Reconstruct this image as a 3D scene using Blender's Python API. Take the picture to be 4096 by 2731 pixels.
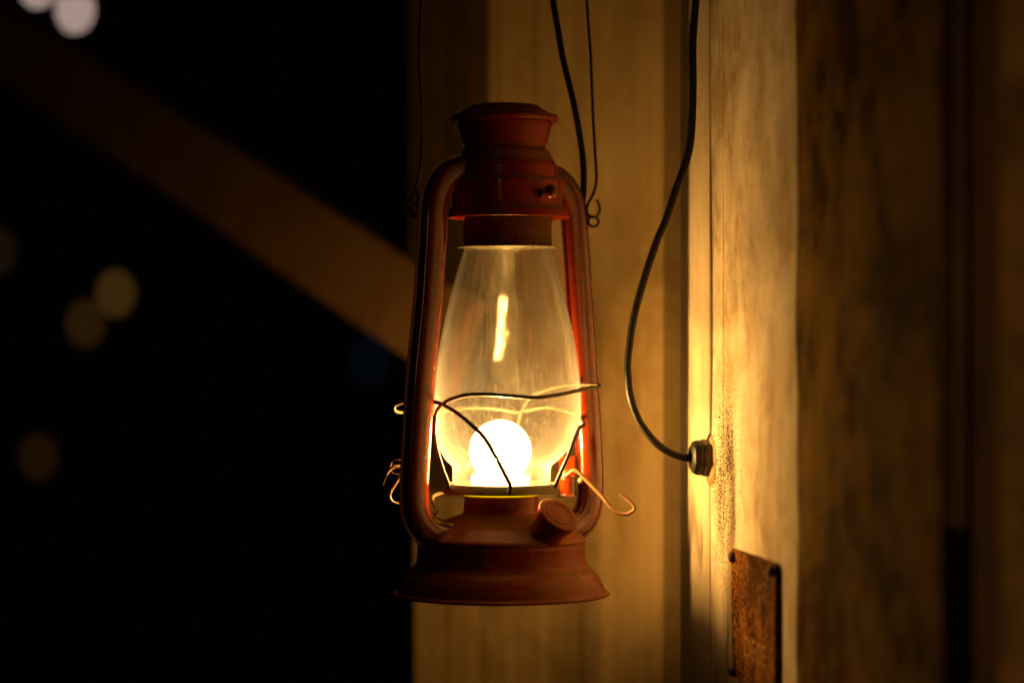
import bpy, bmesh, math, random
from mathutils import Vector, Matrix
random.seed(7)
for o in list(bpy.data.objects):
    bpy.data.objects.remove(o)
scene = bpy.context.scene
COL = scene.collection

# ------------------------------------------------------------------ camera, world, exposure
FPX = 9671.0            # focal length in photo pixels (85 mm lens)
K = 0.00015             # metres per photo pixel at the lantern
D = FPX * K             # camera to lantern
Z0 = 1.60               # camera height
cam_d = bpy.data.cameras.new("camera")
cam = bpy.data.objects.new("camera", cam_d)
COL.objects.link(cam)
cam.location = (0, -D, Z0)
cam.rotation_euler = (math.radians(90), 0, 0)
cam_d.sensor_width = 36.0
cam_d.lens = 85.0
cam_d.clip_end = 200
cam_d.clip_start = 0.05
cam_d.dof.use_dof = True
cam_d.dof.focus_distance = D - 0.018
cam_d.dof.aperture_fstop = 2.7
cam_d.dof.aperture_blades = 0
cam_d.dof.aperture_ratio = 1.22
scene.camera = cam
scene.render.resolution_x = 1024
scene.render.resolution_y = 682

w = bpy.data.worlds.new("World")
scene.world = w
w.use_nodes = True
bg = w.node_tree.nodes["Background"]
bg.inputs[0].default_value = (0.9, 0.55, 0.35, 1)
bg.inputs[1].default_value = 0.0006

scene.view_settings.view_transform = 'Standard'
scene.view_settings.look = 'None'
scene.view_settings.exposure = 0
scene.view_settings.gamma = 1
scene.render.engine = 'CYCLES'
scene.cycles.use_denoising = True
scene.cycles.max_bounces = 14
scene.cycles.diffuse_bounces = 5
scene.cycles.glossy_bounces = 6
scene.cycles.transmission_bounces = 8
scene.cycles.transparent_max_bounces = 24
scene.cycles.sample_clamp_indirect = 0
scene.cycles.blur_glossy = 0.0
scene.cycles.caustics_reflective = False
scene.cycles.caustics_refractive = False

# unseen fill light added for the lantern's front, behind the camera to the left
ld = bpy.data.lights.new("front_fill_light", 'POINT')
ld.energy = 2.1
ld.color = (1.0, 0.48, 0.12)
ld.shadow_soft_size = 0.12
lo = bpy.data.objects.new("front_fill_light", ld)
COL.objects.link(lo)
lo.location = (-0.85, -3.0, 2.0)

# ------------------------------------------------------------------ coordinate helpers
def P(px, py, dz=0.0):
    """photo pixel -> world point at depth dz (pixel units behind the lantern axis)"""
    d = D + dz * K
    return Vector(((px - 2048) / FPX * d, dz * K, Z0 - (py - 1365) / FPX * d))

AX = (2005 - 2048) * K
def P_radial(px, py, th, ax):
    """point on the vertical plane through the lantern axis at azimuth th (tan = dx/dy)"""
    u = (px - 2048) / FPX
    t = math.tan(th)
    y = (u * D - ax) / (t - u)
    d = D + y
    return Vector((u * d, y, Z0 - (py - 1365) / FPX * d))

# ------------------------------------------------------------------ mesh helpers
def new_obj(name, bm, mat, parent=None, smooth=True, sharp=40):
    me = bpy.data.meshes.new(name)
    bmesh.ops.recalc_face_normals(bm, faces=bm.faces)
    bm.to_mesh(me); bm.free()
    if smooth:
        for p in me.polygons: p.use_smooth = True
        me.set_sharp_from_angle(angle=math.radians(sharp))
    if mat: me.materials.append(mat)
    o = bpy.data.objects.new(name, me)
    COL.objects.link(o)
    if parent is not None:
        o.parent = parent
        o.matrix_parent_inverse = parent.matrix_world.inverted()
    return o

def thing(name, label, cat, loc, group=None):
    e = bpy.data.objects.new(name, None)
    COL.objects.link(e)
    e.empty_display_size = 0.02
    e.matrix_world = Matrix.Translation(loc)
    e.location = loc
    e['label'] = label; e['category'] = cat
    if group: e['group'] = group
    return e

def catmull(pts, n=8):
    pts = [Vector(p) for p in pts]
    out = []
    ext = [pts[0] * 2 - pts[1]] + pts + [pts[-1] * 2 - pts[-2]]
    for i in range(1, len(ext) - 2):
        p0, p1, p2, p3 = ext[i-1:i+3]
        for j in range(n):
            t = j / n
            out.append(0.5 * ((2*p1) + (p2-p0)*t + (2*p0-5*p1+4*p2-p3)*t*t + (3*p1-p0-3*p2+p3)*t**3))
    out.append(pts[-1])
    return out

def sweep(bm, path, section, up=None, scale=None, cap=True):
    """sweep a closed 2D section along path with a parallel frame (or fixed normal up)"""
    rings = []
    n = len(path)
    prev = None
    for i, p in enumerate(path):
        t = (path[min(i+1, n-1)] - path[max(i-1, 0)]).normalized()
        if up is not None:
            b = up.normalized(); b = (b - t * b.dot(t)).normalized()
        else:
            if prev is None:
                prev = Vector((0, 1, 0)) if abs(t.y) < 0.9 else Vector((1, 0, 0))
            b = (prev - t * prev.dot(t)).normalized(); prev = b
        a = b.cross(t).normalized()
        s = scale(i / (n-1)) if scale else 1.0
        rings.append([bm.verts.new(p + a * (u*s) + b * (v*s)) for u, v in section])
    m = len(section)
    for i in range(n-1):
        for j in range(m):
            bm.faces.new((rings[i][j], rings[i][(j+1) % m], rings[i+1][(j+1) % m], rings[i+1][j]))
    if cap:
        bm.faces.new(rings[0][::-1]); bm.faces.new(rings[-1])
    return rings

def circle(r, n=12):
    return [(r*math.cos(2*math.pi*i/n), r*math.sin(2*math.pi*i/n)) for i in range(n)]

def wire(name, pts, r, mat, parent=None, n=8, seg=10, wob=0.0):
    path = catmull(pts, n)
    if wob:
        rr = random.Random(len(pts) * 13 + int(r * 1e6))
        path = [p + Vector((rr.uniform(-wob, wob), 0, rr.uniform(-wob, wob))) for p in path]
    bm = bmesh.new()
    sweep(bm, path, circle(r, seg))
    return new_obj(name, bm, mat, parent)

def lathe_bm(prof, cx, seg=128, close=False, bm=None, wobble=0.0):
    """prof: (radius px, photo y px); ring centre follows cx(y) px"""
    bm = bm or bmesh.new()
    rings = []
    for R, y in prof:
        c = P(cx(y), y)
        if R <= 0.01:
            rings.append([bm.verts.new(c)])
            continue
        ring = []
        for i in range(seg):
            a = 2*math.pi*i/seg
            rr = R*K*(1 + wobble*math.sin(2*a + y*0.01) + wobble*0.6*math.sin(5*a + y*0.02))
            ring.append(bm.verts.new(c + Vector((rr*math.cos(a), rr*math.sin(a), 0))))
        rings.append(ring)
    m = len(rings)
    for i in range(m if close else m-1):
        A, B = rings[i], rings[(i+1) % m]
        if len(A) == 1 and len(B) == 1: continue
        for j in range(seg):
            k = (j+1) % seg
            if len(A) == 1: bm.faces.new((A[0], B[k], B[j]))
            elif len(B) == 1: bm.faces.new((A[j], A[k], B[0]))
            else: bm.faces.new((A[j], A[k], B[k], B[j]))
    return bm

def smooth_prof(pts, n=4):
    v = catmull([(a, b, 0) for a, b in pts], n)
    return [(max(p.x, 0), p.y) for p in v]

def roll(cr, cy, rr, a0=0, a1=360, n=10):
    return [(cr + rr*math.cos(math.radians(a0 + (a1-a0)*i/n)), cy + rr*math.sin(math.radians(a0 + (a1-a0)*i/n))) for i in range(n+1)]

# ------------------------------------------------------------------ materials
class Mat:
    def __init__(self, name):
        self.m = bpy.data.materials.new(name)
        self.m.use_nodes = True
        self.nt = self.m.node_tree
        self.nt.nodes.clear()
        self.out = self.n('ShaderNodeOutputMaterial')
        self.geo = self.n('ShaderNodeNewGeometry')
    def n(self, t, **kw):
        x = self.nt.nodes.new(t)
        for k, v in kw.items(): setattr(x, k, v)
        return x
    def l(self, a, b): self.nt.links.new(a, b)
    def set(self, sock, v):
        if isinstance(v, bpy.types.NodeSocket): self.l(v, sock)
        else:
            if isinstance(v, tuple) and len(v) == 3 and sock.type == 'RGBA': v = (*v, 1)
            sock.default_value = v
    def math(self, op, a, b=0.0, c=None, clamp=False):
        x = self.n('ShaderNodeMath', operation=op, use_clamp=clamp)
        self.set(x.inputs[0], a); self.set(x.inputs[1], b)
        if c is not None: self.set(x.inputs[2], c)
        return x.outputs[0]
    def pos(self, scale=(1, 1, 1), loc=(0, 0, 0)):
        mp = self.n('ShaderNodeMapping')
        mp.inputs['Scale'].default_value = scale
        mp.inputs['Location'].default_value = loc
        self.l(self.geo.outputs['Position'], mp.inputs[0])
        return mp.outputs[0]
    def noise(self, vec, scale, detail=4, rough=0.6, dist=0.0):
        x = self.n('ShaderNodeTexNoise')
        self.l(vec, x.inputs['Vector'])
        x.inputs['Scale'].default_value = scale; x.inputs['Detail'].default_value = detail
        x.inputs['Roughness'].default_value = rough; x.inputs['Distortion'].default_value = dist
        return x.outputs['Fac']
    def ramp(self, v, a, b, lo=0.0, hi=1.0):
        x = self.n('ShaderNodeMapRange', interpolation_type='SMOOTHSTEP')
        self.set(x.inputs['Value'], v)
        for k, q in (('From Min', a), ('From Max', b), ('To Min', lo), ('To Max', hi)):
            x.inputs[k].default_value = q
        return x.outputs[0]
    def mix(self, f, a, b):
        x = self.n('ShaderNodeMix', data_type='RGBA')
        self.set(x.inputs[0], f); self.set(x.inputs[6], a); self.set(x.inputs[7], b)
        return x.outputs[2]
    def bump(self, h, strength=0.3, dist=0.001):
        x = self.n('ShaderNodeBump')
        self.set(x.inputs['Height'], h); x.inputs['Strength'].default_value = strength
        x.inputs['Distance'].default_value = dist
        return x.outputs[0]
    def bsdf(self, color, rough=0.5, metal=0.0, normal=None, coat=0.0, spec=0.5):
        b = self.n('ShaderNodeBsdfPrincipled')
        self.set(b.inputs['Base Color'], color); self.set(b.inputs['Roughness'], rough)
        self.set(b.inputs['Metallic'], metal); b.inputs['Coat Weight'].default_value = coat
        b.inputs['Coat Roughness'].default_value = 0.12
        b.inputs['Specular IOR Level'].default_value = spec
        if normal is not None: self.l(normal, b.inputs['Normal'])
        self.l(b.outputs[0], self.out.inputs[0])
        return b

def red_metal(name, red=(0.36, 0.022, 0.006), rust=(0.13, 0.042, 0.012), rust_amt=0.5, dusty=1.0, rough=0.38, coat=0.2, speck=1.0, spec=0.3, bmp=0.4, dustc=((0.16, 0.10, 0.035), (0.42, 0.29, 0.12)), bands=()):
    M = Mat(name)
    p = M.pos()
    n1 = M.noise(p, 45, 6, 0.65)
    n2 = M.noise(M.pos(loc=(3, 1, 2)), 240, 6, 0.75)
    n3 = M.noise(M.pos(loc=(9, 4, 2)), 1500, 3, 0.6)
    rm = M.ramp(M.math('ADD', M.math('MULTIPLY', n1, 0.5), M.math('MULTIPLY', n2, 0.5)), 0.64 - 0.28*rust_amt, 0.72 - 0.28*rust_amt)
    redv = M.mix(M.ramp(n2, 0.3, 0.7), tuple(c*0.75 for c in red), tuple(c*1.15 for c in red))
    rustv = M.mix(M.ramp(n3, 0.35, 0.65), tuple(c*0.55 for c in rust), tuple(c*1.6 for c in rust))
    c = M.mix(rm, redv, rustv)
    # dark pits and pale chips
    pit = M.ramp(M.noise(M.pos(loc=(5, 5, 5)), 700, 2, 0.5), 0.70, 0.74, 0, 0.85*speck)
    c = M.mix(pit, c, (0.012, 0.008, 0.005))
    chip = M.ramp(M.noise(M.pos(loc=(15, 5, 8)), 300, 5, 0.75), 0.68, 0.72, 0, 0.6*speck)
    c = M.mix(chip, c, (0.42, 0.30, 0.18))
    # dust lying on upward faces
    sep = M.n('ShaderNodeSeparateXYZ'); M.l(M.geo.outputs['Normal'], sep.inputs[0])
    up = M.ramp(M.math('ADD', sep.outputs[2], M.math('MULTIPLY', M.math('SUBTRACT', n2, 0.5), 0.7)), 0.38, 0.85, 0, 0.85*dusty)
    dust = M.mix(M.ramp(n3, 0.35, 0.65), *dustc)
    sz = M.n('ShaderNodeSeparateXYZ'); M.l(M.geo.outputs['Position'], sz.inputs[0])
    zz = M.math('ADD', sz.outputs[2], M.math('MULTIPLY', M.math('SUBTRACT', n1, 0.5), 0.0012))
    for y, wpx, amt in bands:
        q = M.math('ABSOLUTE', M.math('SUBTRACT', zz, Z0 - (y-1365)*K))
        bandf = M.math('MULTIPLY', M.ramp(q, wpx*K*0.35, wpx*K*1.2, amt, 0.0), M.ramp(n2, 0.3, 0.6, 0.45, 1.0))
        up = M.math('MAXIMUM', up, bandf)
    c = M.mix(up, c, dust)
    r = M.math('ADD', rough, M.math('ADD', M.math('MULTIPLY', rm, 0.28), M.math('MULTIPLY', up, 0.3)), clamp=True)
    h = M.math('ADD', M.math('MULTIPLY', n2, 0.6), M.math('MULTIPLY', M.math('MULTIPLY', n3, 0.5), rm))
    M.bsdf(c, r, 0.0, M.bump(h, bmp, 0.0007), coat, spec)
    return M.m

mat_red = red_metal("red_paint", red=(0.34, 0.020, 0.002), rust=(0.10, 0.028, 0.004), rust_amt=0.35, rough=0.38, bands=((427, 3, .8), (443, 3.2, .9), (461, 2.4, .9), (628, 26, .75), (719, 6, .95), (832, 7, .95), (582, 8, .3)))
mat_tube = red_metal("red_tube_paint", red=(0.17, 0.016, 0.0015), rust=(0.06, 0.022, 0.005), rust_amt=0.3, rough=0.17, coat=0.9, dusty=0.2, speck=0.4, spec=0.45, bmp=0.12)
mat_rusty = red_metal("rusty_red_paint", red=(0.29, 0.028, 0.002), rust=(0.23, 0.058, 0.004), rust_amt=0.62, rough=0.36, coat=0.12, dusty=0.35, bands=((2057, 8, .6), (2158, 6, .5), (2268, 12, .75), (2330, 16, .4), (2358, 7, .8)), dustc=((0.12, 0.05, 0.008), (0.34, 0.16, 0.03)))
mat_brown = red_metal("burnt_brown_metal", red=(0.16, 0.04, 0.014), rust=(0.13, 0.06, 0.025), rust_amt=0.9, rough=0.55, coat=0.0)

def metal_wire_mat(name, col, rough=0.5, metal=0.6, dust=0.5):
    M = Mat(name)
    n = M.noise(M.pos(), 600, 5, 0.7)
    n2 = M.noise(M.pos(loc=(2, 7, 1)), 160, 4, 0.6)
    c = M.mix(M.ramp(n, 0.35, 0.7), tuple(x*0.6 for x in col), col)
    c = M.mix(M.ramp(n2, 0.5, 0.7, 0, dust), c, (0.20, 0.12, 0.06))
    M.bsdf(c, M.ramp(n, 0.3, 0.7, rough-0.1, rough+0.15), metal, M.bump(n, 0.4, 0.0004))
    return M.m
mat_wire = metal_wire_mat("grey_wire", (0.12, 0.095, 0.065), 0.45, 0.5, 0.3)
mat_rustwire = metal_wire_mat("rusty_wire", (0.30, 0.15, 0.07), 0.6, 0.2, 0.7)
mat_plate_steel = metal_wire_mat("dull_steel", (0.17, 0.14, 0.08), 0.5, 0.4, 0.6)
mat_tin = metal_wire_mat("bright_tin", (0.62, 0.56, 0.48), 0.28, 0.9, 0.2)
mat_dark = metal_wire_mat("dark_metal", (0.02, 0.017, 0.014), 0.6, 0.3, 0.1)

def cable_mat():
    M = Mat("black_rubber")
    n = M.noise(M.pos(), 900, 4, 0.7)
    c = M.mix(M.ramp(n, 0.62, 0.74, 0, 0.8), (0.012, 0.010, 0.009), (0.17, 0.11, 0.06))
    M.bsdf(c, 0.5, 0, M.bump(n, 0.15, 0.0003), 0, 0.4)
    return M.m
mat_cable = cable_mat()

def glass_mat():
    M = Mat("dusty_lamp_glass")
    lw = M.n('ShaderNodeLayerWeight'); lw.inputs['Blend'].default_value = 0.5
    f = lw.outputs['Facing']
    f2 = M.math('POWER', f, 4.0)
    fres = M.math('ADD', 0.046, M.math('MULTIPLY', f2, 0.75), clamp=True)
    tr = M.n('ShaderNodeBsdfTransparent'); tr.inputs[0].default_value = (0.97, 0.96, 0.93, 1)
    gl = M.n('ShaderNodeBsdfGlossy'); gl.inputs['Roughness'].default_value = 0.009
    nb = M.math('ADD', M.noise(M.pos(scale=(1, 1, 0.05)), 170, 1, 0.4), M.math('MULTIPLY', M.noise(M.pos(scale=(1, 1, 0.12)), 50, 1, 0.4), 2.0))
    M.l(M.bump(nb, 0.26, 0.0011), gl.inputs['Normal'])
    mx = M.n('ShaderNodeMixShader'); M.l(fres, mx.inputs[0]); M.l(tr.outputs[0], mx.inputs[1]); M.l(gl.outputs[0], mx.inputs[2])
    # film of dust: soft smears, wiped streaks and grains
    soft = M.ramp(M.noise(M.pos(), 38, 4, 0.6), 0.3, 0.75, 0.25, 1.0)
    stre = M.ramp(M.noise(M.pos(scale=(1, 1, 0.10), loc=(4, 2, 1)), 420, 4, 0.65, 0.4), 0.35, 0.75, 0.35, 1.0)
    wipe = M.ramp(M.noise(M.pos(scale=(0.12, 0.12, 1), loc=(4, 7, 1)), 700, 3, 0.6, 0.6), 0.4, 0.8, 0.6, 1.1)
    grain = M.ramp(M.noise(M.pos(loc=(8, 1, 3)), 1700, 1, 0.5), 0.64, 0.70, 0, 1.0)
    grain2 = M.ramp(M.noise(M.pos(loc=(1, 6, 3)), 750, 3, 0.7), 0.68, 0.71, 0, 0.5)
    base = M.math('MULTIPLY', M.math('MULTIPLY', soft, stre), wipe)
    edge = M.math('POWER', f, 2.5)
    a = M.math('ADD', M.math('MULTIPLY', base, 0.032), M.math('MULTIPLY', M.math('ADD', grain, grain2), 0.12))
    a = M.math('ADD', M.math('MULTIPLY', a, M.math('ADD', 1.0, M.math('MULTIPLY', edge, 2.6))), M.math('MULTIPLY', edge, 0.05), clamp=True)
    tl = M.n('ShaderNodeBsdfTranslucent'); tl.inputs[0].default_value = (0.74, 0.78, 0.95, 1)
    df = M.n('ShaderNodeBsdfDiffuse'); df.inputs[0].default_value = (0.75, 0.68, 0.56, 1)
    dm = M.n('ShaderNodeMixShader'); dm.inputs[0].default_value = 0.4
    M.l(tl.outputs[0], dm.inputs[1]); M.l(df.outputs[0], dm.inputs[2])
    m2 = M.n('ShaderNodeMixShader'); M.l(a, m2.inputs[0]); M.l(mx.outputs[0], m2.inputs[1]); M.l(dm.outputs[0], m2.inputs[2])
    M.l(m2.outputs[0], M.out.inputs[0])
    return M.m
mat_glass = glass_mat()

def emit(name, col, s):
    M = Mat(name)
    e = M.n('ShaderNodeEmission'); e.inputs[0].default_value = (*col, 1); e.inputs[1].default_value = s
    M.l(e.outputs[0], M.out.inputs[0])
    return M.m
LAMP_COL = (1.0, 0.56, 0.145)
Mb = Mat("glowing_bulb_glass")          # envelope that glows and lets the filaments' light through
_e = Mb.n('ShaderNodeEmission'); _e.inputs[0].default_value = (*LAMP_COL, 1); _e.inputs[1].default_value = 11.0
_t = Mb.n('ShaderNodeBsdfTransparent'); _a = Mb.n('ShaderNodeAddShader')
Mb.l(_e.outputs[0], _a.inputs[0]); Mb.l(_t.outputs[0], _a.inputs[1]); Mb.l(_a.outputs[0], Mb.out.inputs[0])
mat_bulb = Mb.m
mat_filament = emit("glowing_filament", LAMP_COL, 4400.0)
mat_leak_glow = emit("bulb_leak_glow", (1.0, 0.62, 0.0), 0.95)

def wall_mat(name, base, dark, streak=0.5, speckle=0.0, mottled=0.3, spec_d=None, bump=0.35, hs=(1.0, 1.0), zs=0.12):
    """painted board: tall weather streaks, grime mottling and mildew grains"""
    M = Mat(name)
    hx, hy = hs
    s1 = M.noise(M.pos(scale=(hx, hy, zs)), 30, 5, 0.6, 0.6)
    s2 = M.noise(M.pos(scale=(hx, hy, zs*1.3), loc=(3, 3, 3)), 95, 5, 0.65, 0.4)
    g = M.noise(M.pos(loc=(2, 5, 1), scale=(hx, hy, 0.8)), 16, 5, 0.65, 0.8)
    g2 = M.noise(M.pos(loc=(2, 5, 7), scale=(hx, hy, 0.5)), 60, 5, 0.7, 0.5)
    fine = M.noise(M.pos(scale=(1, 0.6, 0.7)), 1300, 3, 0.6)
    v = M.math('ADD', M.math('MULTIPLY', M.ramp(s1, 0.35, 0.7), 0.55*streak), M.math('MULTIPLY', M.ramp(s2, 0.42, 0.72), 0.45*streak))
    v = M.math('ADD', v, M.math('MULTIPLY', M.ramp(M.math('ADD', M.math('MULTIPLY', g, .5), M.math('MULTIPLY', g2, .5)), 0.42, 0.66), mottled), clamp=True)
    c = M.mix(v, base, dark)
    c = M.mix(M.ramp(fine, 0.35, 0.65, 0, 0.28), c, dark)
    if speckle:
        sp = M.noise(M.pos(scale=(1, 0.35, 0.75), loc=(7, 7, 7)), 1500, 3, 0.62)
        mask = M.noise(M.pos(scale=(1, 1, 0.25), loc=(1, 9, 4)), 34, 5, 0.7)
        sy = M.n('ShaderNodeSeparateXYZ'); M.l(M.geo.outputs['Position'], sy.inputs[0])
        if spec_d:
            c0, wd = spec_d
            dd = M.math('DIVIDE', M.math('SUBTRACT', sy.outputs[1], c0), wd)
            bell = M.math('POWER', 2.718, M.math('MULTIPLY', M.math('MULTIPLY', dd, dd), -1.0))
            # thickest from just above the cable gland downwards
            zz = M.math('DIVIDE', M.math('SUBTRACT', sy.outputs[2], 1.525), 0.055)
            zb = M.math('POWER', 2.718, M.math('MULTIPLY', M.math('MULTIPLY', zz, zz), -1.0))
            bell = M.math('MULTIPLY', bell, M.math('ADD', 0.55, M.math('MULTIPLY', zb, 0.8)))
        else: bell = 0.6
        thr = M.math('ADD', M.math('MULTIPLY', sp, 0.75), M.math('MULTIPLY', M.math('MULTIPLY', mask, bell), 0.36))
        c = M.mix(M.ramp(thr, 0.59, 0.625, 0, speckle), c, (0.035, 0.022, 0.010))
    h = M.math('ADD', M.math('MULTIPLY', fine, 0.5), M.math('ADD', M.math('MULTIPLY', s2, 0.6), g2))
    M.bsdf(c, 0.95, 0, M.bump(h, bump, 0.0012), 0, 0.03 if 'tar' not in name else 0.0)
    return M.m
mat_cream = wall_mat("cream_board_paint", (0.86, 0.73, 0.60), (0.46, 0.325, 0.19), 0.75, 0.95, 0.8, (-0.042, 0.05), hs=(1, 0.6), zs=0.14, bump=1.0)
mat_cream2 = wall_mat("cream_edge_paint", (0.66, 0.55, 0.42), (0.42, 0.30, 0.18), 0.5, 0.6, 0.4, (-0.004, 0.012), hs=(1, 0.9), zs=0.15, bump=0.6)
mat_back = wall_mat("stained_back_board", (0.42, 0.285, 0.135), (0.24, 0.145, 0.05), 0.10, 0, 0.7, bump=0.05, hs=(0.6, 0.5), zs=0.4)
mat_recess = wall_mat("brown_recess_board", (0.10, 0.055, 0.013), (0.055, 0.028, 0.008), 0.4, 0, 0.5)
mat_backshade = wall_mat("painted_shade_board", (0.085, 0.052, 0.015), (0.035, 0.019, 0.006), 0.4, 0, 0.5, hs=(.8, .5), zs=0.25)  # shadow at the wall's upper left, put into the board colour
mat_grime = wall_mat("grimy_board_paint", (0.30, 0.165, 0.032), (0.065, 0.032, 0.007), 0.55, 0.5, 1.25, hs=(1, 0.6), zs=0.22, bump=0.8)
mat_stile = wall_mat("dark_brown_board", (0.30, 0.15, 0.06), (0.10, 0.05, 0.02), 0.9, 0, 0.5, hs=(1, 0.8))
mat_tan = wall_mat("tan_board", (0.75, 0.43, 0.22), (0.22, 0.11, 0.045), 0.6, 0, 1.0, hs=(1, 0.3), zs=0.3)
mat_beam = wall_mat("brown_timber", (0.34, 0.19, 0.075), (0.20, 0.10, 0.04), 0.4, 0, 0.6)
mat_black = wall_mat("tarred_metal", (0.008, 0.007, 0.006), (0.004, 0.003, 0.003), 0.2, 0, 0.2)

def rust_plate_mat():
    M = Mat("rusted_plate")
    n1 = M.noise(M.pos(scale=(1, 0.6, 0.5)), 70, 6, 0.7)
    n2 = M.noise(M.pos(loc=(3, 3, 1)), 420, 5, 0.75)
    n3 = M.noise(M.pos(loc=(6, 3, 1), scale=(1, 1, .4)), 38, 4, 0.6)
    c = M.mix(M.ramp(n1, 0.35, 0.65), (0.020, 0.006, 0.002), (0.115, 0.032, 0.005))
    c = M.mix(M.ramp(M.math("MULTIPLY", n2, M.math("ADD", n3, 0.5)), 0.49, 0.60, 0, 0.75), c, (0.52, 0.21, 0.03))
    M.bsdf(c, 0.85, 0.0, M.bump(M.math('ADD', n1, n2), 0.5, 0.0012), 0, 0.05)
    return M.m
mat_rustplate = rust_plate_mat()
mat_letter = metal_wire_mat("rusty_letter_edge", (0.62, 0.27, 0.06), 0.6, 0.0, 0.2)

# ------------------------------------------------------------------ WALLS
# near wall: a plane seen almost edge-on, x = 0.337 - 0.15 d  (d = distance from the camera)
WN = Vector((-0.989, -0.148, 0)).normalized()
def W(d, z, h=0.0):
    return Vector((0.337 - 0.15*d, d - D, z)) + WN*h
def d_of_px(px, h=0.0):
    return (0.337 - 0.989*h) / (0.15 + (px - 2048)/FPX)

def near_board(name, dl, dr, mat, parent, h=0.0, thick=0.022, z0=1.0, z1=2.2, nz=60, nd=14, jag=0.0, jag_r=0.0, curl=0.0, seed=1, bow=0.0012, bev=0.0014, wob_l=None):
    rr = random.Random(seed)
    bm = bmesh.new()
    ph = [rr.uniform(0, 6.28) for _ in range(8)]
    front = []
    for i in range(nz+1):
        z = z0 + (z1-z0)*i/nz
        row = []
        a = dl + (wob_l(z) if wob_l else 0) + jag*(math.sin(z*31+ph[0]) + 0.6*math.sin(z*77+ph[1]) + 0.5*rr.uniform(-1, 1))
        b = dr + (jag + jag_r)*(math.sin(z*37+ph[2]) + 0.6*math.sin(z*83+ph[3]) + 0.5*rr.uniform(-1, 1))
        for j in range(nd+1):
            t = j/nd
            d = a + (b-a)*t
            hh = h - curl*t*t + bow*(math.sin(t*9+ph[4]+0.6*math.sin(z*3)) * 0.4 + 0.3*math.sin(t*23+ph[5]+z*1.4))
            row.append(bm.verts.new(W(d, z, hh)))
        # chamfered edges going back into the wall
        s = 1 if b > a else -1
        row.insert(0, bm.verts.new(W(a - s*bev, z, h - bev)))
        row.append(bm.verts.new(W(b + s*bev, z, h - curl - bev)))
        row.insert(0, bm.verts.new(W(a - s*bev, z, h - thick)))
        row.append(bm.verts.new(W(b + s*bev, z, h - thick)))
        front.append(row)
    m = len(front[0])
    for i in range(nz):
        for j in range(m):
            k = (j+1) % m
            bm.faces.new((front[i][j], front[i][k], front[i+1][k], front[i+1][j]))
    bm.faces.new(front[0]); bm.faces.new(front[-1][::-1])
    return new_obj(name, bm, mat, parent, sharp=35)

near_wall = thing("board_wall", "cream painted board wall running beside the lantern, brightly lit, streaked and mildewed", "wall", W(1.3, 1.0))
seam = lambda z: 0.0020*math.sin((z-1.5)*9.0) + 0.0006*math.sin(z*46)
near_board("board", 1.534, 1.4555, mat_cream2, near_wall, 0.0, seed=3, bow=0.0016, bev=0.0022)
near_board("board", 1.4485, d_of_px(2893, .0008), mat_cream, near_wall, 0.0008, seed=4, wob_l=seam, nd=8, bev=0.0005, bow=0.0004)
bm1 = near_board("board", d_of_px(2894.5, .0008), d_of_px(3188, .0008), mat_cream, near_wall, 0.0008, seed=5, nd=26, jag_r=0.0018, bev=0.0003, bow=0.0003)
bm1["label"] = "wide cream board with black mildew spots"
near_board("board", d_of_px(3176), d_of_px(3765, -.008), mat_grime, near_wall, 0.0003, seed=8, bow=0.0003, jag_r=0.0022, nd=24, curl=0.0085)
near_board("board", d_of_px(3782, -.0085), d_of_px(3916, -.0085), mat_stile, near_wall, -0.0085, seed=11, bow=0.0025)
near_board("board", d_of_px(3917, -.010), d_of_px(4015, -.010), mat_stile, near_wall, -0.010, seed=12)
near_board("board", d_of_px(4012, -.007), 0.66, mat_tan, near_wall, -0.007, seed=13, jag_r=0.001)
near_board("backing_board", 1.56, 0.66, mat_black, near_wall, -0.033, thick=0.02, seed=14, bow=0)

# far wall behind the lantern, faces the lantern
FA = P(1655, 1365, 0); 
def BW(px, d):
    return Vector(((px-2048)/FPX*d, d - D, 0))
def back_board(name, pa, da, pb, db, mat, parent, z0=1.0, z1=2.2, h=0.0, thick=0.02, nd=18, nz=50, seed=1, bow=0.002, tilt=0):
    A = BW(pa, da); B = BW(pb, db)
    t = (B-A).normalized(); nrm = Vector((t.y, -t.x, 0))
    if nrm.y > 0: nrm = -nrm
    rr = random.Random(seed); ph = [rr.uniform(0, 6.28) for _ in range(6)]
    bm = bmesh.new(); rows = []
    for i in range(nz+1):
        z = z0 + (z1-z0)*i/nz
        row = []
        for j in range(nd+1):
            s = j/nd
            hh = h + bow*(0.5*math.sin(s*11+ph[0]+0.5*math.sin(z*2.2+ph[2])) + 0.35*math.sin(s*27+ph[1]+z*1.7) + 0.15*math.sin(z*21+s*5+ph[3])) + tilt*s
            row.append(bm.verts.new(A + (B-A)*s + nrm*hh + Vector((0, 0, z))))
        row.append(bm.verts.new(B - nrm*thick + Vector((0, 0, z))))
        row.insert(0, bm.verts.new(A - nrm*thick + Vector((0, 0, z))))
        rows.append(row)
    m = len(rows[0])
    for i in range(nz):
        for j in range(m):
            k = (j+1) % m
            bm.faces.new((rows[i][j], rows[i][k], rows[i+1][k], rows[i+1][j]))
    bm.faces.new(rows[0]); bm.faces.new(rows[-1][::-1])
    return new_obj(name, bm, mat, parent, sharp=35)

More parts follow.
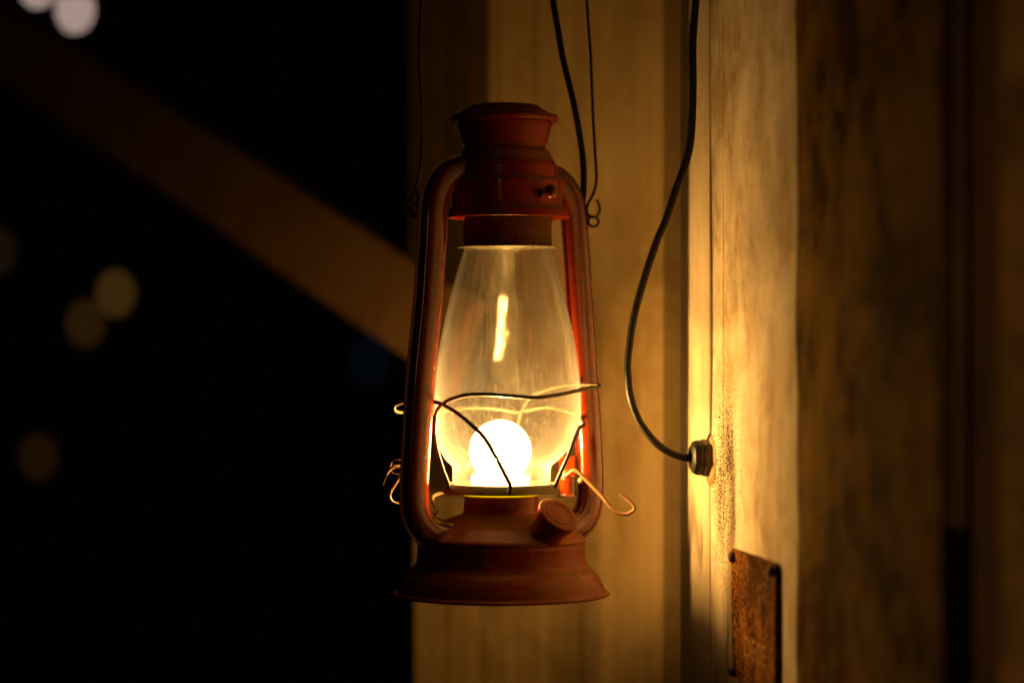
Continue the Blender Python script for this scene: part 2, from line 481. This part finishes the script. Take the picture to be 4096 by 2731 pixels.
back_wall = thing("back_board_wall", "stained tan board wall out of focus behind the lantern, dark at its far upper left", "wall", Vector((0.02, 0.33, 1.0)))
def dd(px): # depth of the back wall at a photo column
    return 1.86 + (px-1655)/(2668-1655)*(1.63-1.86)
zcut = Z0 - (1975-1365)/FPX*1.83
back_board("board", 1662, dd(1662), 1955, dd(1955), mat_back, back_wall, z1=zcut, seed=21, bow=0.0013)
bd = back_board("board", 1648, dd(1648), 1950, dd(1950), mat_backshade, back_wall, z0=zcut+0.002, h=0.004, seed=22, bow=0.0013)
bd["label"] = "upper board coloured dark for the shadow on the wall"
back_board("board", 1958, dd(1958), 2262, dd(2262), mat_back, back_wall, seed=23, bow=0.0013)
back_board("board", 2265, dd(2265), 2586, dd(2586), mat_back, back_wall, seed=24, bow=0.0013)
back_board("board", 2588, dd(2588), 2672, dd(2672), mat_back, back_wall, seed=25, bow=0.0005, h=0.004)
back_board("recess_board", 2640, 1.70, 2800, 1.70, mat_recess, back_wall, seed=26, bow=0.001)

# ------------------------------------------------------------------ LANTERN
root = thing("hurricane_lantern", "rusty red hurricane lantern with a glowing bulb inside its dusty glass chimney", "lantern", P(2004, 2400, 0))

def cx(y):
    pts = [(400, 2018), (480, 2019.5), (600, 2022), (800, 2031), (870, 2036), (900, 2030), (985, 2031), (1950, 2006), (2100, 2005), (2400, 2004)]
    if y <= pts[0][0]: return pts[0][1]
    for (a, b), (c, d) in zip(pts, pts[1:]):
        if y <= c: return b + (d-b)*(y-a)/(c-a)
    return pts[-1][1]
def cglass(y):
    pts = [(985, 2030), (1250, 2030), (1500, 2030), (1665, 2030), (1760, 2022), (1850, 2007), (1945, 2005)]
    if y <= pts[0][0]: return pts[0][1]
    for (a, b), (c, d) in zip(pts, pts[1:]):
        if y <= c: return b + (d-b)*(y-a)/(c-a)
    return pts[-1][1]

# cap with stepped lid and rolled rim
prof = [(0, 420), (90, 420), (122, 421), (137, 425), (145, 432), (147, 437), (142, 440), (158, 441), (171, 446), (179, 454), (180, 460), (175, 463), (186, 463)]
prof += roll(200, 476, 15, -105, 200, 14) + [(190, 486), (186, 482), (0, 482)]
new_obj("cap", lathe_bm(prof, cx, wobble=0.002), mat_red, root)
prof = smooth_prof([(186, 484), (190, 494), (184, 520), (177, 545), (172, 562), (170, 570)], 3) + [(166, 575), (161, 578)]
prof += [(160, 596), (150, 600)]
new_obj("vent_collar", lathe_bm(prof, cx, wobble=0.003), mat_red, root)
prof = [(150, 596)] + smooth_prof([(166, 599), (174, 606), (184, 626), (194, 646), (201, 660), (203, 672), (203, 700), (204, 712)], 4)
prof += smooth_prof([(206, 717), (213, 721), (219, 727), (220, 736), (220, 800), (220, 822)], 4)
prof += smooth_prof([(222, 829), (230, 836), (236, 846), (240, 858), (243, 868), (243.5, 871)], 4) + [(241, 872.5), (238, 868), (228, 846), (215, 835), (212, 815), (212, 740), (196, 718), (196, 672)]
new_obj("hood", lathe_bm(prof, cx, wobble=0.0035), mat_red, root)
# inner sleeve and the flange on the glass
prof = [(168, 800), (175, 830), (176, 870), (176, 900), (175.5, 905), (177, 912), (176, 920), (176, 975), (178, 982), (170, 984), (168, 900)]
new_obj("chimney_sleeve", lathe_bm(prof, cx, wobble=0.002), mat_brown, root)
prof = [(150, 985)] + [(177, 983.5), (198, 985.5), (201, 987.5), (201, 990), (196, 990), (172, 988), (60, 986), (0, 986)]
new_obj("glass_flange", lathe_bm(prof, cx), mat_tin, root)

# glass chimney, double skinned
gp = [(171, 990), (176, 1000), (187, 1035), (199, 1075), (214, 1130), (228, 1185), (243, 1245), (257, 1310), (270, 1375), (279, 1430), (287, 1490), (293, 1545), (296, 1595), (296, 1640), (292, 1690), (283, 1738), (270, 1775), (251, 1808), (226, 1838), (206, 1856), (198, 1868), (196, 1885), (196, 1918), (193, 1938)]
outer = smooth_prof(gp, 4)
inner = [(r-7, y) for r, y in outer][::-1]
bm = lathe_bm(outer + inner, cglass, seg=160, close=True, wobble=0.0025)
new_obj("glass_chimney", bm, mat_glass, root, sharp=80)

# light bulb on its collar
bc = lambda y: 2001
bp = [(0, 1677), (22, 1679)] + [(125*math.sin(math.radians(a)), 1803 - 125*math.cos(math.radians(a))) for a in range(14, 140, 7)]
bp += [(96, 1889), (103, 1895)]
bp = [p for p in bp if p[1] <= 1895]
bp += [(103, 1900), (116, 1902), (118, 1906), (118, 1930), (114, 1937)]
lb = new_obj("light_bulb", lathe_bm(bp + [(0, 1937)], bc, 64), mat_bulb, root)
for fx, fy in ((-19, -6), (1, 9), (15, -5)):
    wire("filament", [P(2001 + fx*0.7, 1842, fy), P(2001 + fx*1.1, 1805, fy), P(2001 + fx*0.95, 1765, fy*1.2), P(2001 + fx*0.75, 1724, fy)], 4.0*K, mat_filament, lb, 3, 8)
# gallery tray carrying the glass
prof = [(0, 1944), (190, 1944), (222, 1942), (214, 1934), (217, 1931), (222, 1934)] + smooth_prof([(228, 1946), (234, 1956), (237, 1963)], 3) + [(236, 1967), (228, 1968), (160, 1966), (0, 1966)]
new_obj("gallery_tray", lathe_bm(prof, cx, wobble=0.002), mat_plate_steel, root)
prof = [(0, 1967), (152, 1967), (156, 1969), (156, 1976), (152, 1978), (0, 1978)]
gk = new_obj("light_leak_ring", lathe_bm(prof, cx, 96), mat_leak_glow, root)  # glowing ring stands in for bulb light leaking through the gap
gk["label"] = "glowing yellow ring in place of bulb light leaking under the tray"

# fuel tank
prof = [(0, 1979), (140, 1979), (147, 1981), (148, 1990)] + smooth_prof([(149, 2010), (150, 2035), (153, 2048), (162, 2056), (176, 2060), (190, 2066), (212, 2073), (236, 2082), (258, 2093), (276, 2105), (290, 2117)], 4)
prof += [(300, 2123), (318, 2134), (329, 2142), (335, 2148), (338, 2154), (337.5, 2160), (333.5, 2165), (334, 2170)]
prof += smooth_prof([(335.5, 2175), (335, 2200), (338, 2235), (342, 2250), (350, 2262), (366, 2274), (376, 2283), (390, 2300), (402, 2320), (411, 2342), (416, 2356), (420, 2362)], 4)
prof += [(424, 2363)]
prof += roll(430, 2369, 6.5, -110, 200, 10) + [(418, 2372), (410, 2360), (0, 2345)]
new_obj("fuel_tank", lathe_bm(prof, cx, seg=192, wobble=0.0012), mat_rusty, root)

# filler cap tilted on the tank shoulder
nrm = Vector((0.46, -0.50, 0.735)).normalized()
fc = P(2236, 2054, -290)
def oriented(prof, centre, axis, name, mat, parent, seg=64, sharp=40):
    """prof: (radius px, distance px along axis)"""
    q = axis.to_track_quat('Z', 'Y').to_matrix()
    bm = bmesh.new(); rings = []
    for R, h in prof:
        if R <= 0.01:
            rings.append([bm.verts.new(centre + axis*(h*K))]); continue
        rings.append([bm.verts.new(centre + q @ Vector((R*K*math.cos(2*math.pi*i/seg), R*K*math.sin(2*math.pi*i/seg), h*K))) for i in range(seg)])
    for A, B in zip(rings, rings[1:]):
        for j in range(seg):
            k = (j+1) % seg
            if len(A) == 1: bm.faces.new((A[0], B[k], B[j]))
            elif len(B) == 1: bm.faces.new((A[j], A[k], B[0]))
            else: bm.faces.new((A[j], A[k], B[k], B[j]))
    return new_obj(name, bm, mat, parent, sharp=sharp)
fcap = oriented([(0, 1), (10, 2.5), (20, 0), (54, 0), (56, -2.5), (58.5, -2.5), (60, 0), (80, 0), (84, -2), (86, -7), (84, -18), (80, -30), (76, -44), (72, -46), (0, -46)], fc, nrm, "filler_cap", mat_rusty, root)
oriented([(66, -40), (66, -60), (65, -80), (65, -100), (66, -150)], fc, nrm, "filler_neck", mat_rusty, fcap)

# side tubes: pressed sheet with seam fins
TH = math.radians(57)
half = [(-70, 2.2), (-58, 3.5), (-54, 12), (-49, 24), (-40, 33), (-26, 38), (-5, 39), (14, 38), (32, 35), (44, 29), (51, 21), (53, 13), (50, 6.5), (47, 3.5), (64, 2.0)]
section = half + [(u, -v) for u, v in reversed(half)]
section = [(u*K, v*K) for u, v in section]
near_c = [(1915, 692), (1860, 684), (1825, 690), (1790, 709), (1764, 738), (1747, 776), (1738, 822), (1734, 870), (1730, 963), (1723, 1060), (1716, 1180), (1707, 1280), (1697, 1380), (1684, 1512), (1673, 1696), (1667, 1802), (1661, 1904), (1659, 1976), (1663, 2030), (1678, 2078), (1704, 2112), (1740, 2134), (1790, 2144), (1850, 2148), (1890, 2148)]
far_c = [(2170, 716), (2200, 722), (2235, 740), (2264, 772), (2282, 813), (2293, 861), (2301, 963), (2315, 1155), (2329, 1359), (2342, 1563), (2352, 1696), (2357, 1802), (2361, 1904), (2359, 1980), (2350, 2035), (2330, 2075), (2300, 2100), (2260, 2115), (2200, 2122)]
def tube_obj(name, pts):
    path = catmull([P_radial(x, y, TH, AX + 0.0006) for x, y in pts], 6)
    plane_n = Vector((math.cos(TH), -math.sin(TH), 0))
    bm = bmesh.new()
    sweep(bm, path, section, up=plane_n)
    return new_obj(name, bm, mat_tube, root, sharp=30), path
# the section's first axis must point to the lantern axis: check orientation of the frame
def check_sign(pts):
    path = catmull([P_radial(x, y, TH, AX + 0.0006) for x, y in pts], 6)
    i = len(path)//2
    t = (path[i+1]-path[i-1]).normalized(); b = Vector((math.cos(TH), -math.sin(TH), 0))
    a = b.cross(t).normalized()
    return a.dot(Vector((AX, 0, path[i].z)) - path[i])
for nm, pts in (("side_tube", near_c), ("side_tube", far_c)):
    if check_sign(pts) < 0: pts = pts[::-1]
    tube_obj(nm, pts)

# knob of the hood lifter with a small stop beside it
kn = oriented([(0, 30), (9, 29), (18, 24), (25, 15.5), (29, 0), (26, -13), (18, -22), (8, -27), (7, -60), (0, -60)], P(2202, 767, -215), Vector((0.25, -0.95, -0.15)).normalized(), "lifter_knob", mat_tube, root, 32, 60)
oriented([(0, 12), (9, 10), (15, 3), (16, -6), (14, -30), (0, -30)], P(2161, 771, -178), Vector((-0.1, -0.99, -0.1)).normalized(), "stop_stud", mat_dark, root, 24, 60)

# eyelets and bail handle
def ring(name, c, r, wr, mat, parent, tilt=(0, 0)):
    pts = []
    for i in range(33):
        a = 2*math.pi*i/32
        v = Vector((r*math.cos(a), r*math.sin(a)*tilt[0], r*math.sin(a)))*K
        pts.append(c + v)
    bm = bmesh.new(); sweep(bm, pts, circle(wr*K, 10))
    return new_obj(name, bm, mat, parent)
dn, df = -200, 205
ring("eyelet", P(1659, 843, dn), 23, 5.5, mat_wire, root, (0.3, 0))
ring("eyelet", P(2373, 886, df), 21, 5.5, mat_wire, root, (0.3, 0))
bail_l = [(1655, 858), (1668, 850), (1672, 820), (1669, 790), (1667, 768)]
pl = [P(1667, 762, dn), P(1671, 795, dn-6), P(1673, 832, dn-8), P(1664, 858, dn-9), P(1650, 856, dn-2), P(1643, 830, dn+3), P(1646, 795, dn+3), P(1656, 765, dn), P(1668, 738, dn), P(1677, 700, dn), P(1683, 650, dn), P(1686, 600, dn), P(1688, 500, dn), P(1686, 402, dn), P(1679, 300, dn), P(1677, 200, dn), P(1682, 90, dn), P(1687, 0, dn), P(1700, -150, dn+5), P(1780, -420, dn+60), P(2020, -560, 0),
      P(2270, -400, df-60), P(2335, -150, df-5), P(2347, 0, df), P(2355, 120, df), P(2363, 230, df), P(2372, 459, df), P(2380, 602, df), P(2386, 700, df), P(2383, 745, df), P(2368, 785, df), P(2352, 815, df+4), P(2347, 845, df+4), P(2358, 864, df), P(2384, 866, df-8), P(2398, 846, df-8), P(2396, 820, df-6), P(2387, 799, df-4)]
wire("bail_handle", pl, 6.3*K, mat_wire, root, 6)

# wire guard round the glass
def gd(px, R=306, c=2026, back=False):
    x = px - c
    s = math.sqrt(max(R*R - x*x, 0))
    return s if back else -s
def persp(pts):
    return [P(*p) for p in pts]
rw = 8.0*K
g1 = [(1795, 1950, -95), (1790, 1925, -105), (1780, 1901, -120), (1764, 1855, -150), (1746, 1790, -150), (1738, 1735, -110), (1743, 1662, -130), (1757, 1629, -165), (1787, 1604, gd(1787)-6), (1825, 1589, gd(1825)-6), (1875, 1578, gd(1875)-4), (1933, 1576, -300), (2009, 1580, -312), (2075, 1585, -312), (2124, 1589, -300), (2162, 1588, -292), (2239, 1577, -240), (2290, 1566, -180), (2330, 1557, -120), (2362, 1549, -60), (2388, 1549, -10), (2396, 1541, 30), (2375, 1538, 60), (2335, 1537, 110), (2290, 1537, 170), (2220, 1548, 250), (2150, 1572, 300), (2110, 1604, 315), (2085, 1650, 315), (2068, 1720, 300), (2058, 1800, 285), (2052, 1870, 262), (2048, 1930, 240), (2046, 1958, 236)]
wire("guard_wire", persp(g1), rw, mat_wire, root, 6, wob=0.00006)
g2 = [(2040, 1962, -238), (2042, 1948, -240), (2037, 1930, -246), (2021, 1900, -262), (2006, 1870, -280), (1990, 1838, -295), (1972, 1806, -305), (1950, 1768, -306), (1925, 1735, -300), (1894, 1706, -290), (1856, 1672, -265), (1818, 1644, -232), (1780, 1621, -190), (1745, 1608, -140), (1700, 1600, -90), (1650, 1600, -80), (1611, 1608, -80), (1585, 1618, -82), (1574, 1632, -84), (1586, 1645, -70), (1611, 1648, -50), (1660, 1650, -20), (1720, 1650, 40), (1790, 1642, 190), (1880, 1630, 280), (1980, 1634, 318), (2060, 1648, 320)]
g3 = [(2110, 1640, 318), (2190, 1628, 285), (2255, 1640, 240), (2312, 1664, 190), (2335, 1690, 110), (2334, 1701, 40), (2320, 1708, -30), (2308, 1729, -70), (2294, 1765, -95), (2277, 1813, -110), (2258, 1855, -110), (2239, 1897, -95), (2221, 1940, -75), (2215, 1955, -70)]
g23 = g2 + g3
wire("guard_wire", persp(g23), rw, mat_wire, root, 6, wob=0.00006)
for x, yy, z in ((1806, 1966, -105), (2041, 1968, -232)):
    oriented([(0, 12), (9, 8), (14, 0), (10, -8), (0, -11)], P(x, yy, z), Vector((1, 0, 0)), "weld_bead", mat_plate_steel, root, 16, 80)

# lever and hook wires of the globe lifter
lv = [(1880, 1963, 170), (1846, 1966, 165), (1790, 1972, 150), (1752, 1978, 140), (1733, 1988, 130), (1733, 2008, 120), (1746, 2032, 100), (1738, 2052, 70), (1700, 2046, -20), (1650, 2026, -70), (1600, 2017, -90), (1578, 2012, -92), (1562, 1998, -92), (1558, 1978, -92), (1566, 1955, -92), (1582, 1930, -90), (1598, 1905, -88), (1612, 1880, -80)]
wire("lifter_lever", persp(lv), 8*K, mat_rustwire, root, 6)
hk = [(1640, 1868, -70), (1612, 1866, -80), (1580, 1866, -90), (1560, 1876, -96), (1547, 1894, -100), (1535, 1918, -102), (1529, 1936, -102)]
wire("hook_wire", persp(hk), 7.8*K, mat_rustwire, root, 6)
# curled strap round the hook
bm = bmesh.new()
st = catmull(persp([(1630, 1830, -72), (1600, 1838, -84), (1580, 1840, -88), (1565, 1850, -88), (1560, 1868, -88), (1566, 1886, -88), (1582, 1896, -88), (1605, 1896, -84), (1630, 1892, -72)]), 5)
sweep(bm, st, [(-2.5*K, -12*K), (2.5*K, -12*K), (2.5*K, 12*K), (-2.5*K, 12*K)])
new_obj("hook_strap", bm, mat_rustwire, root, sharp=50)
hk2 = [(2268, 1884, 150), (2256, 1890, 140), (2262, 1899, 128), (2276, 1892, 120), (2290, 1882, 118), (2305, 1883, 118), (2320, 1893, 118), (2342, 1916, 120), (2371, 1946, 118), (2403, 1978, 114), (2430, 2012, 110), (2455, 2038, 108), (2478, 2052, 106), (2504, 2055, 106), (2526, 2046, 104), (2537, 2032, 104), (2528, 2014, 106), (2508, 1994, 110), (2478, 1974, 114)]
wire("hook_wire", persp(hk2), 8*K, mat_rustwire, root, 6)
# bracket cup and strap on the far tube
def vlathe(name, prof, c0, mat, seg=40):
    return oriented([(r, -h) for r, h in prof], c0, Vector((0, 0, 1)), name, mat, root, seg)
vlathe("bracket_cup", [(0, 4), (30, 4), (33, 0), (35, 6), (33, 20), (33, 66), (36, 74), (42, 80), (42, 84), (30, 84), (0, 84)], P(2268, 1903, 160), mat_tube)
bm = bmesh.new()
q = [P(2236, 1824, 185), P(2300, 1824, 185), P(2300, 1905, 185), P(2236, 1905, 185)]
vs = [bm.verts.new(v) for v in q]; vs2 = [bm.verts.new(v + Vector((0, 5*K, 0))) for v in q]
bm.faces.new(vs); bm.faces.new(vs2[::-1])
for i in range(4): bm.faces.new((vs[i], vs[(i+1) % 4], vs2[(i+1) % 4], vs2[i]))
bmesh.ops.bevel(bm, geom=bm.edges[:], offset=2*K, segments=2, affect='EDGES')
new_obj("bracket_strap", bm, mat_tube, root)
oriented([(0, 12), (8, 10), (13, 3), (13, -10), (0, -10)], P(2323, 1921, 128), Vector((0, -1, 0)), "bracket_rivet", mat_rustwire, root, 20, 60)

# black cable coming down into the far tube of the lantern
cb = [(2165, -250, 330), (2190, -90, 310), (2211, 0, 300), (2232, 120, 300), (2251, 230, 298), (2275, 330, 295), (2292, 402, 290), (2308, 480, 285), (2319, 545, 280), (2330, 620, 272), (2335, 689, 262), (2334, 760, 250), (2330, 810, 238), (2325, 850, 225)]
cable1 = wire("feed_cable", persp(cb), 13.2*K, mat_cable, None, 8, 14)
cable1["label"] = "thick black cable coming down behind the lantern's wire handle into the red side tube"
cable1["category"] = "cable"

# ------------------------------------------------------------------ wall cable and gland
gy = 1828
gb = W(1.4475, 0); gz = P(2800, gy, 0).z
gc = Vector((gb.x, gb.y, gz))
wc = thing("wall_cable", "black cable curving down into a hexagonal gland on the cream board wall", "cable", gc)
cpts = [(2790, -260, 0), (2785, -120, 0), (2783, 0, 0), (2776, 90, 0), (2771, 172, 0), (2771, 260, 0), (2772, 344, 0), (2769, 459, 0), (2761, 574, 0), (2740, 660, -5), (2708, 746, -8), (2664, 878, -10), (2629, 960, -12), (2577, 1115, -15), (2535, 1271, -18), (2512, 1428, -20), (2512, 1500, -20), (2520, 1577, -20), (2543, 1653, -18), (2574, 1710, -15), (2628, 1774, -12), (2687, 1812, -8), (2744, 1829, -5), (2780, 1831, -2)]
wire("cable_jacket", persp(cpts), 15.5*K, mat_cable, wc, 8, 16)
ga = WN.copy()
gbase = gc
mat_gland = metal_wire_mat("gland_brown", (0.085, 0.05, 0.025), 0.38, 0.3, 0.7)
def hexa(name, c, axis, r, prof, mat, parent, rot=0.0, sides=6):
    """six-sided nut rounded towards its ends; prof: (radius factor, h px, roundness)"""
    q = axis.to_track_quat('Z', 'Y').to_matrix()
    bm = bmesh.new(); rings = []
    seg = 72
    for f, h, rnd in prof:
        ringv = []
        for i in range(seg):
            a = 2*math.pi*i/seg
            m = ((a+rot) % (2*math.pi/sides)) - math.pi/sides
            hexr = math.cos(math.pi/sides)/math.cos(m)*1.0
            rr = r*f*(rnd*0.94 + (1-rnd)*hexr)
            ringv.append(bm.verts.new(c + q @ Vector((rr*K*math.cos(a), rr*K*math.sin(a), h*K))))
        rings.append(ringv)
    for A, B in zip(rings, rings[1:]):
        for j in range(seg):
            k = (j+1) % seg
            bm.faces.new((A[j], A[k], B[k], B[j]))
    bm.faces.new(rings[0][::-1]); bm.faces.new(rings[-1])
    return new_obj(name, bm, mat, parent, sharp=35)
gl = hexa("cable_gland", gbase, ga, 77, [(0.98, -10, 0), (1.0, 2, 0), (1.0, 40, 0), (0.96, 46, 0.4)], mat_gland, wc, 0.3)
hexa("gland_nut", gbase, ga, 73, [(0.9, 44, 0.5), (0.99, 47, 0.3), (1.0, 56, 0.15), (0.98, 68, 0.3), (0.90, 80, 0.6), (0.72, 87, 0.9), (0.42, 88, 1.0), (0.36, 84, 1), (0.30, 70, 1)], mat_cable, gl, 0.3)
# dried sealant smeared round the gland
bm = bmesh.new()
rs = random.Random(5)
mseal = wall_mat("old_sealant", (0.50, 0.38, 0.22), (0.16, 0.09, 0.04), 0.2, 0, 0.8, bump=0.6)
tang = Vector((-0.15, 1, 0)).normalized()
rings = []
for fr, hh in ((1.55, -0.002), (1.42, 0.0010), (1.22, 0.0022), (1.0, 0.0030), (0.9, 0.0030)):
    rings.append([bm.verts.new(gbase + WN*(hh + 0.0004*rs.uniform(-1, 1)) + tang*(math.cos(2*math.pi*i/40)*fr*64*K*(1+rs.uniform(-.05, .05))) + Vector((0, 0, 1))*(math.sin(2*math.pi*i/40)*fr*76*K*(1+rs.uniform(-.07, .07)) - 0.0012*fr)) for i in range(40)])
for A, B in zip(rings, rings[1:]):
    for j in range(40):
        k = (j+1) % 40
        bm.faces.new((A[j], A[k], B[k], B[j]))
new_obj("sealant", bm, mseal, wc, sharp=80)

# ------------------------------------------------------------------ rusted sign plate on the wall
dL, dR = d_of_px(2927, .004), d_of_px(3098, .004)
zT = Z0 - (2192-1365)/FPX*dL; zB = Z0 - (2702-1365)/FPX*dL
plate_o = thing("metal_sign", "small rusted brown metal sign screwed low on the cream board wall", "sign", W((dL+dR)/2, zB))
bm = bmesh.new()
nu, nv = 26, 20
th = 0.0020
rs = random.Random(9)
def pv(u, v, hh): return W(dL + (dR-dL)*u, zT + (zB-zT)*v, 0.0012 + hh)
F = []
for i in range(nu+1):
    row = []
    for j in range(nv+1):
        u, v = i/nu, j/nv
        e = min(u, 1-u, v, 1-v)
        lip = 0.0008 if e < 0.03 else 0
        # worn corner and slightly buckled sheet
        row.append(bm.verts.new(pv(u, v + (0.012*math.sin(u*7) + rs.uniform(-.006, .006) if v < 0.01 else 0), th + lip + 0.0004*math.sin(u*5+v*4))))
    F.append(row)
Bk = [[bm.verts.new(pv(i/nu, j/nv, 0.0)) for j in range(nv+1)] for i in range(nu+1)]
for i in range(nu):
    for j in range(nv):
        bm.faces.new((F[i][j], F[i+1][j], F[i+1][j+1], F[i][j+1]))
        bm.faces.new((Bk[i][j], Bk[i][j+1], Bk[i+1][j+1], Bk[i+1][j]))
def side(a, b, c, d): bm.faces.new((a, b, c, d))
for i in range(nu):
    side(F[i][0], Bk[i][0], Bk[i+1][0], F[i+1][0]); side(F[i][nv], F[i+1][nv], Bk[i+1][nv], Bk[i][nv])
for j in range(nv):
    side(F[0][j], F[0][j+1], Bk[0][j+1], Bk[0][j]); side(F[nu][j], Bk[nu][j], Bk[nu][j+1], F[nu][j+1])
new_obj("plate", bm, mat_rustplate, plate_o, sharp=30)
for u, v in ((0.02, 0.06), (0.93, 0.06), (0.02, 0.955), (0.93, 0.955)):
    oriented([(0, 14), (12, 13), (19, 9), (22, 2), (21, -6), (0, -6)], pv(u, v, th + 0.0012), WN, "bolt", mat_brown, plate_o, 24, 60)
# raised lettering
def word(txt, u0, v0, hgt, wid, obj_name="lettering"):
    c = bpy.data.curves.new(obj_name, 'FONT'); c.body = txt; c.size = 1.0; c.extrude = 0.02
    c.align_x = 'LEFT'; c.resolution_u = 3
    t = bpy.data.objects.new("tmp_text", c); COL.objects.link(t)
    bpy.context.view_layer.update()
    me = bpy.data.meshes.new_from_object(t)
    bpy.data.objects.remove(t)
    xs = [v.co.x for v in me.vertices]; ys = [v.co.y for v in me.vertices]
    x0, x1, y0, y1 = min(xs), max(xs), min(ys), max(ys)
    for v in me.vertices:
        a = (v.co.x-x0)/(x1-x0); b = (v.co.y-y0)/(y1-y0)
        uu = u0 + wid*a; vv = v0 - hgt*b
        v.co = pv(uu, vv, th + 0.0004*math.sin(uu*5+vv*4) + (0.00035 if v.co.z > 0 else -0.0003))
    me.materials.append(mat_letter)
    o = bpy.data.objects.new(obj_name, me); COL.objects.link(o)
    o.parent = plate_o; o.matrix_parent_inverse = plate_o.matrix_world.inverted()
    return o
word("DECE", 0.27, 0.80, 0.16, 0.52)

# ------------------------------------------------------------------ black hinge strip at the far right
hs = near_board("hinge_strip", d_of_px(3778, -.0070), d_of_px(3862, -.0070), mat_black, None, -0.0070, thick=0.0012, bev=0.0004, z0=1.0, z1=Z0 - (2130-1365)/FPX*1.0, nz=20, nd=4, seed=44, bow=0.0005)
hs["label"] = "black metal strip low on the dark brown boards right of the sign"
hs["category"] = "metal strip"

# ------------------------------------------------------------------ diagonal brace and rafters in the dark
def timber(name, a, b, wdt, thk, mat, label, cat):
    a, b = Vector(a), Vector(b)
    t = (b-a).normalized()
    n = Vector((0, -1, 0)); n = (n - t*n.dot(t)).normalized()
    s = t.cross(n)
    bm = bmesh.new()
    N = 24; rr = random.Random(3)
    sec = [(-wdt/2+.004, -thk/2), (-wdt/2, -thk/2+.004), (-wdt/2, thk/2-.004), (-wdt/2+.004, thk/2), (wdt/2-.004, thk/2), (wdt/2, thk/2-.004), (wdt/2, -thk/2+.004), (wdt/2-.004, -thk/2)]
    rings = []
    for i in range(N+1):
        p = a + (b-a)*(i/N)
        rings.append([bm.verts.new(p + s*(u + rr.uniform(-.001, .001)) + n*v) for u, v in sec])
    for i in range(N):
        for j in range(8):
            bm.faces.new((rings[i][j], rings[i][(j+1) % 8], rings[i+1][(j+1) % 8], rings[i+1][j]))
    bm.faces.new(rings[0][::-1]); bm.faces.new(rings[-1])
    o = new_obj(name, bm, mat, None, sharp=30)
    o["label"] = label; o["category"] = cat
    return o
def PD(px, py, d):
    return ((px-2048)/FPX*d, d-D, Z0-(py-1365)/FPX*d)
timber("diagonal_brace", PD(1900, 1402, 1.80), PD(-500, -170, 2.80), 0.068, 0.05, mat_beam, "broad brown timber brace running diagonally up to the left in the dark", "beam")
timber("rafter", PD(1100, -120, 3.9), PD(350, 330, 4.4), 0.06, 0.06, mat_beam, "faint thin rafter crossing the dark at the top, above the broad brace", "beam")

# ------------------------------------------------------------------ far lamps, out of focus
def far_lamp(px, py, d, r, col, s, label):
    c = Vector(PD(px, py, d))
    e = thing("distant_lamp", label, "lamp", c, "far lamps blurred to soft discs in the dark")
    m = emit("far_lamp_glow", col, s)
    bm = bmesh.new(); bmesh.ops.create_uvsphere(bm, u_segments=20, v_segments=12, radius=r, matrix=Matrix.Translation(c))
    new_obj("globe", bm, m, e)
    bm = bmesh.new(); bmesh.ops.create_cone(bm, cap_ends=True, segments=16, radius1=r*0.5, radius2=r*0.4, depth=r*1.1, matrix=Matrix.Translation(c + Vector((0, 0, r*1.4))))
    new_obj("socket", bm, mat_dark, e)
R = 0.045
far_lamp(300, 40, 15, R, (1.0, 0.70, 0.60), 3.4, "bright pinkish white distant lamp at the top left, upper of those beside the brace")
far_lamp(150, -62, 15, R, (1.0, 0.72, 0.62), 3.4, "pale distant lamp cut by the top edge, leftmost at the top")
far_lamp(-12, 1005, 15, R, (1.0, 0.50, 0.20), 0.07, "very dim brown distant lamp cut by the left edge")
far_lamp(463, 1172, 15, R, (1.0, 0.50, 0.09), 0.32, "dim golden distant lamp, upper one of the overlapping pair")
far_lamp(343, 1292, 15, R, (1.0, 0.42, 0.07), 0.17, "dim amber distant lamp, lower one of the overlapping pair")
far_lamp(153, 1825, 15, R, (1.0, 0.38, 0.10), 0.09, "faint brown distant lamp low at the left, below the overlapping pair")
far_lamp(1480, 1440, 18, R, (0.16, 0.38, 1.0), 0.05, "faint blue distant lamp just left of the lantern")
